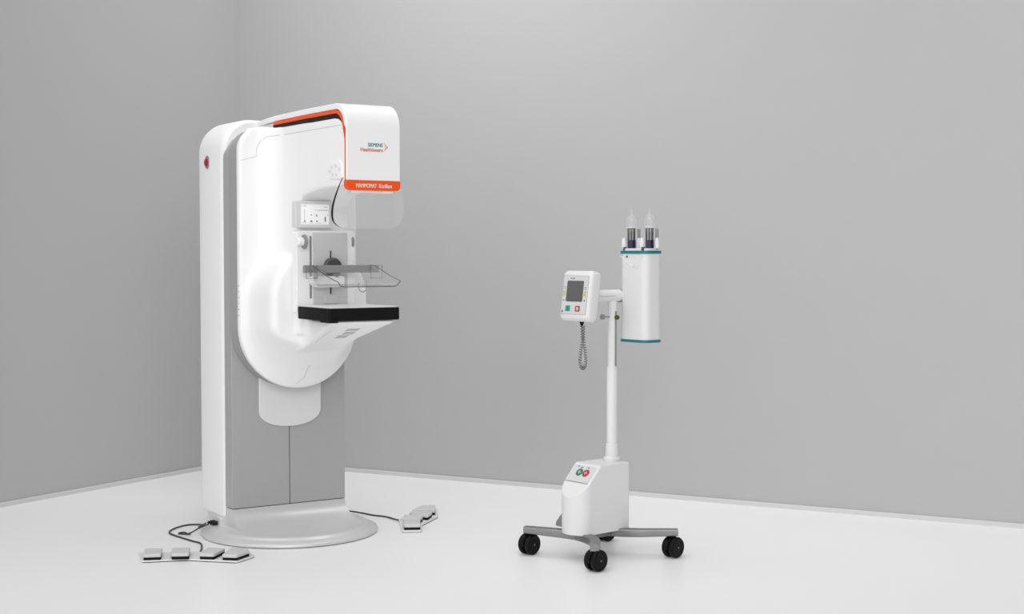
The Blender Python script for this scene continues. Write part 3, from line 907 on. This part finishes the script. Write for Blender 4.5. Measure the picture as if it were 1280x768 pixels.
# coiled cord under the display
plug = obj('cord_plug', lathe([(0.010, 0.0), (0.010, -0.008), (0.006, -0.016), (0.004, -0.024)], 'z', (-0.012, -0.106, 1.032), 18), 'black', ci)
path = spline([(-0.012, -0.106, 1.012), (-0.010, -0.106, 0.985), (-0.012, -0.105, 0.945), (-0.030, -0.098, 0.890), (-0.036, -0.095, 0.862), (-0.026, -0.098, 0.836), (-0.006, -0.106, 0.826), (0.016, -0.114, 0.838),
               (0.024, -0.116, 0.868), (0.015, -0.112, 0.910), (0.000, -0.106, 0.950), (-0.004, -0.104, 0.985), (-0.004, -0.104, 1.012)], 40)
hel = []
turn = 0.0
T0 = None
for i, p in enumerate(path):
    t = (path[min(i + 1, len(path) - 1)] - path[max(i - 1, 0)]).normalized()
    u = t.cross(Vector((0.3, 0.9, 0.1))).normalized()
    w = t.cross(u).normalized()
    if i:
        turn += (p - path[i - 1]).length / 0.0115 * 2 * PI
    r = 0.0060
    hel.append(p + (u * math.cos(turn) + w * math.sin(turn)) * r)
obj('coiled_cord', tube(hel, 0.0017, 6), 'coil', ci)

# injector head
hx, hy0, hy1, hz0, hz1 = 0.081, 0.188, 0.290, 0.945, 1.328
HD = Vector((0.086, -0.084, 0.0))
sec = lambda d: rpoly([(-hx - d, hy0 - d, .026), (hx + d, hy0 - d, .032), (hx + d, hy1 + d, .026), (-hx - d, hy1 + d, .026)], 8)
hb = obj('injector_head', prism(sec(0), 'z', hz0, hz1), 'trolley_white', ci, bevel=0.004)
obj('bottom_rim', prism(sec(0.003), 'z', hz0 - 0.010, hz0 + 0.002), 'teal', hb, bevel=0.002, label='teal rim around the bottom')
obj('top_rim', prism(sec(0.0045), 'z', hz1 - 0.006, hz1 + 0.007), 'teal', hb, bevel=0.002, label='teal rim around the top')
obj('top_plate', prism(sec(-0.004), 'z', hz1 + 0.004, hz1 + 0.017), 'trolley_white', hb, bevel=0.004)
bm = bmesh.new()
for a, b in (((-0.070, 1.312), (0.020, 1.256)), ((0.020, 1.256), (0.066, 1.276)), ((0.066, 1.276), (0.078, 1.312))):
    pass
tube(spline([(-0.074, hy0 + 0.0004, 1.312), (-0.045, hy0 + 0.0004, 1.290), (-0.01, hy0 + 0.0004, 1.268), (0.014, hy0 + 0.0004, 1.256), (0.032, hy0 + 0.0004, 1.262), (0.040, hy0 + 0.0004, 1.288), (0.060, hy0 + 0.0004, 1.312)], 8), 0.0022, 8, bm)
obj('handle_relief', bm, 'trolley_white', hb)
obj('status_light', cyl(0.0048, 'y', (-0.034, hy0, 1.309), -0.0015, 0.002, 16), 'dark_grey', hb)
bm = bmesh.new()
for u in (-0.072, -0.066, 0.0, 0.006, 0.012, 0.022):
    box(bm, u, u + 0.004, hy0 - 0.0007, hy0 + 0.001, 1.262, 1.268)
obj('head_print', bm, 'pale_line', hb)

# posts and latch parts that hold the syringes
SX = [(-0.057, 0.238), (0.053, 0.238)]
TOPZ = hz1 + 0.017
for x, y in SX:
    for ox, oy in ((-0.015, -0.030), (0.0235, 0.0225)):
        po = obj('syringe_post', lathe([(0.0112, TOPZ), (0.0112, TOPZ + 0.030), (0.0075, TOPZ + 0.044), (0.0068, TOPZ + 0.046)], 'z', (x + ox, y + oy, 0), 20), 'trolley_white', hb)
        if ox > 0:
            obj('post_rod', lathe([(0.0068, TOPZ + 0.045), (0.0068, TOPZ + 0.084), (0.005, TOPZ + 0.086)], 'z', (x + ox, y + oy, 0), 16), 'mid_grey', po)
    obj('latch_tab', B(x - 0.006, x + 0.008, hy0 + 0.004, hy0 + 0.016, TOPZ - 0.016, TOPZ + 0.006), 'dark_grey', hb, bevel=0.002)

hb.location = HD
SM = Matrix.Translation(SO) @ Matrix.Rotation(SY, 4, 'Z')
for (x, y), lab_ in zip(SX, ('clear syringe standing in the injector head, on the display side', 'clear syringe standing in the injector head, farther from the display')):
    c = SM @ (Vector((x, y, TOPZ + 0.0005)) + HD)
    s = thing('syringe', lab_, 'syringe', c, SY, 'syringes on the injector head')
    b = obj('barrel', lathe([(0.0205, 0.072), (0.0248, 0.090), (0.0248, 0.132), (0.0235, 0.137), (0.0075, 0.149), (0.0058, 0.152), (0.0045, 0.173), (0.0036, 0.175)], 'z', (0, 0, 0), 36), 'barrel', s)
    obj('barrel_ring', lathe([(0.0244, 0.089), (0.0254, 0.090), (0.0254, 0.0915), (0.0244, 0.0925)], 'z', (0, 0, 0), 36), 'white_soft', b)
    bm = bmesh.new()
    lathe([(0.0175, 0.0), (0.0175, 0.088)], 'z', (0, 0, 0), 28, bm)
    p = obj('plunger', bm, 'dark_grey', s)
    bm = bmesh.new()
    for k in range(2):
        a = -0.75 + (k - 0.6) * 0.75
        tube([(0.0173 * math.cos(a), 0.0173 * math.sin(a), 0.002), (0.0173 * math.cos(a), 0.0173 * math.sin(a), 0.087)], 0.0013, 6, bm)
    obj('plunger_ribs', bm, 'cream', p)
    bm = bmesh.new()
    prism([(0.0194 * math.cos(math.radians(a)), 0.0194 * math.sin(math.radians(a))) for a in range(-75, 41, 8)] + [(0.0165 * math.cos(math.radians(a)), 0.0165 * math.sin(math.radians(a))) for a in range(37, -79, -8)], 'z', 0.001, 0.036, bm)
    obj('clamp_ring', bm, 'navy', s, label='navy blue clamp')

# ------------------------------------------------------------------ camera
F = 1800.0
cam = bpy.data.cameras.new('camera')
cam.sensor_width = 36.0
cam.lens = F / 1280 * 36.0
co = bpy.data.objects.new('camera', cam)
COL.objects.link(co)
co.location = (0, 0, 1.33)
co.rotation_euler = (PI / 2 - math.atan(69.0 / F), 0, 0)
scene.camera = co

# ------------------------------------------------------------------ light
w = bpy.data.worlds.new('studio')
w.use_nodes = True
scene.world = w
nt = w.node_tree
bg = nt.nodes['Background']
# studio surroundings: an even grey with one broad soft bright side, up and behind the camera to its left
tc = nt.nodes.new('ShaderNodeTexCoord')
dot = nt.nodes.new('ShaderNodeVectorMath')
dot.operation = 'DOT_PRODUCT'
dot.inputs[1].default_value = Vector((-0.60, -0.72, 0.37)).normalized()
nt.links.new(tc.outputs['Generated'], dot.inputs[0])
mr = nt.nodes.new('ShaderNodeMapRange')
mr.interpolation_type = 'SMOOTHSTEP'
mr.inputs['From Min'].default_value = 0.0
mr.inputs['From Max'].default_value = 1.0
mr.inputs['To Min'].default_value = 0.03
mr.inputs['To Max'].default_value = 1.34
nt.links.new(dot.outputs['Value'], mr.inputs['Value'])
bg.inputs['Color'].default_value = (1, 1, 1, 1)
nt.links.new(mr.outputs['Result'], bg.inputs['Strength'])

def area(name, loc, target, sx, sy, power):
    l = bpy.data.lights.new(name, 'AREA')
    l.shape = 'RECTANGLE'
    l.size, l.size_y = sx, sy
    l.energy = power
    o = bpy.data.objects.new(name, l)
    COL.objects.link(o)
    o.location = loc
    o.rotation_euler = (Vector(target) - Vector(loc)).to_track_quat('-Z', 'Y').to_euler()
    return o
ov = area('fill_overhead', (-0.3, 5.4, 6.0), (-0.3, 5.8, 0.0), 7.0, 6.0, 46)  # added unseen light from above, narrowed to lift the floor more than the walls
ov.data.spread = math.radians(110)
area('fill_front', (1.2, -3.5, 4.6), (-0.3, 8.0, 1.2), 4.6, 3.2, 230)  # added unseen fill behind the camera, brightens the front-facing surfaces
rc = area('fill_corner', (-0.2, 7.3, 4.3), (-1.0, 8.7, 0.9), 2.4, 1.4, 25)  # added unseen fill above the frame, brightens the walls around the corner
rc.data.spread = math.radians(130)

scene.view_settings.view_transform = 'Standard'
scene.view_settings.look = 'None'
scene.view_settings.gamma = 1.0
scene.view_settings.use_curve_mapping = False
scene.view_settings.exposure = 0.0
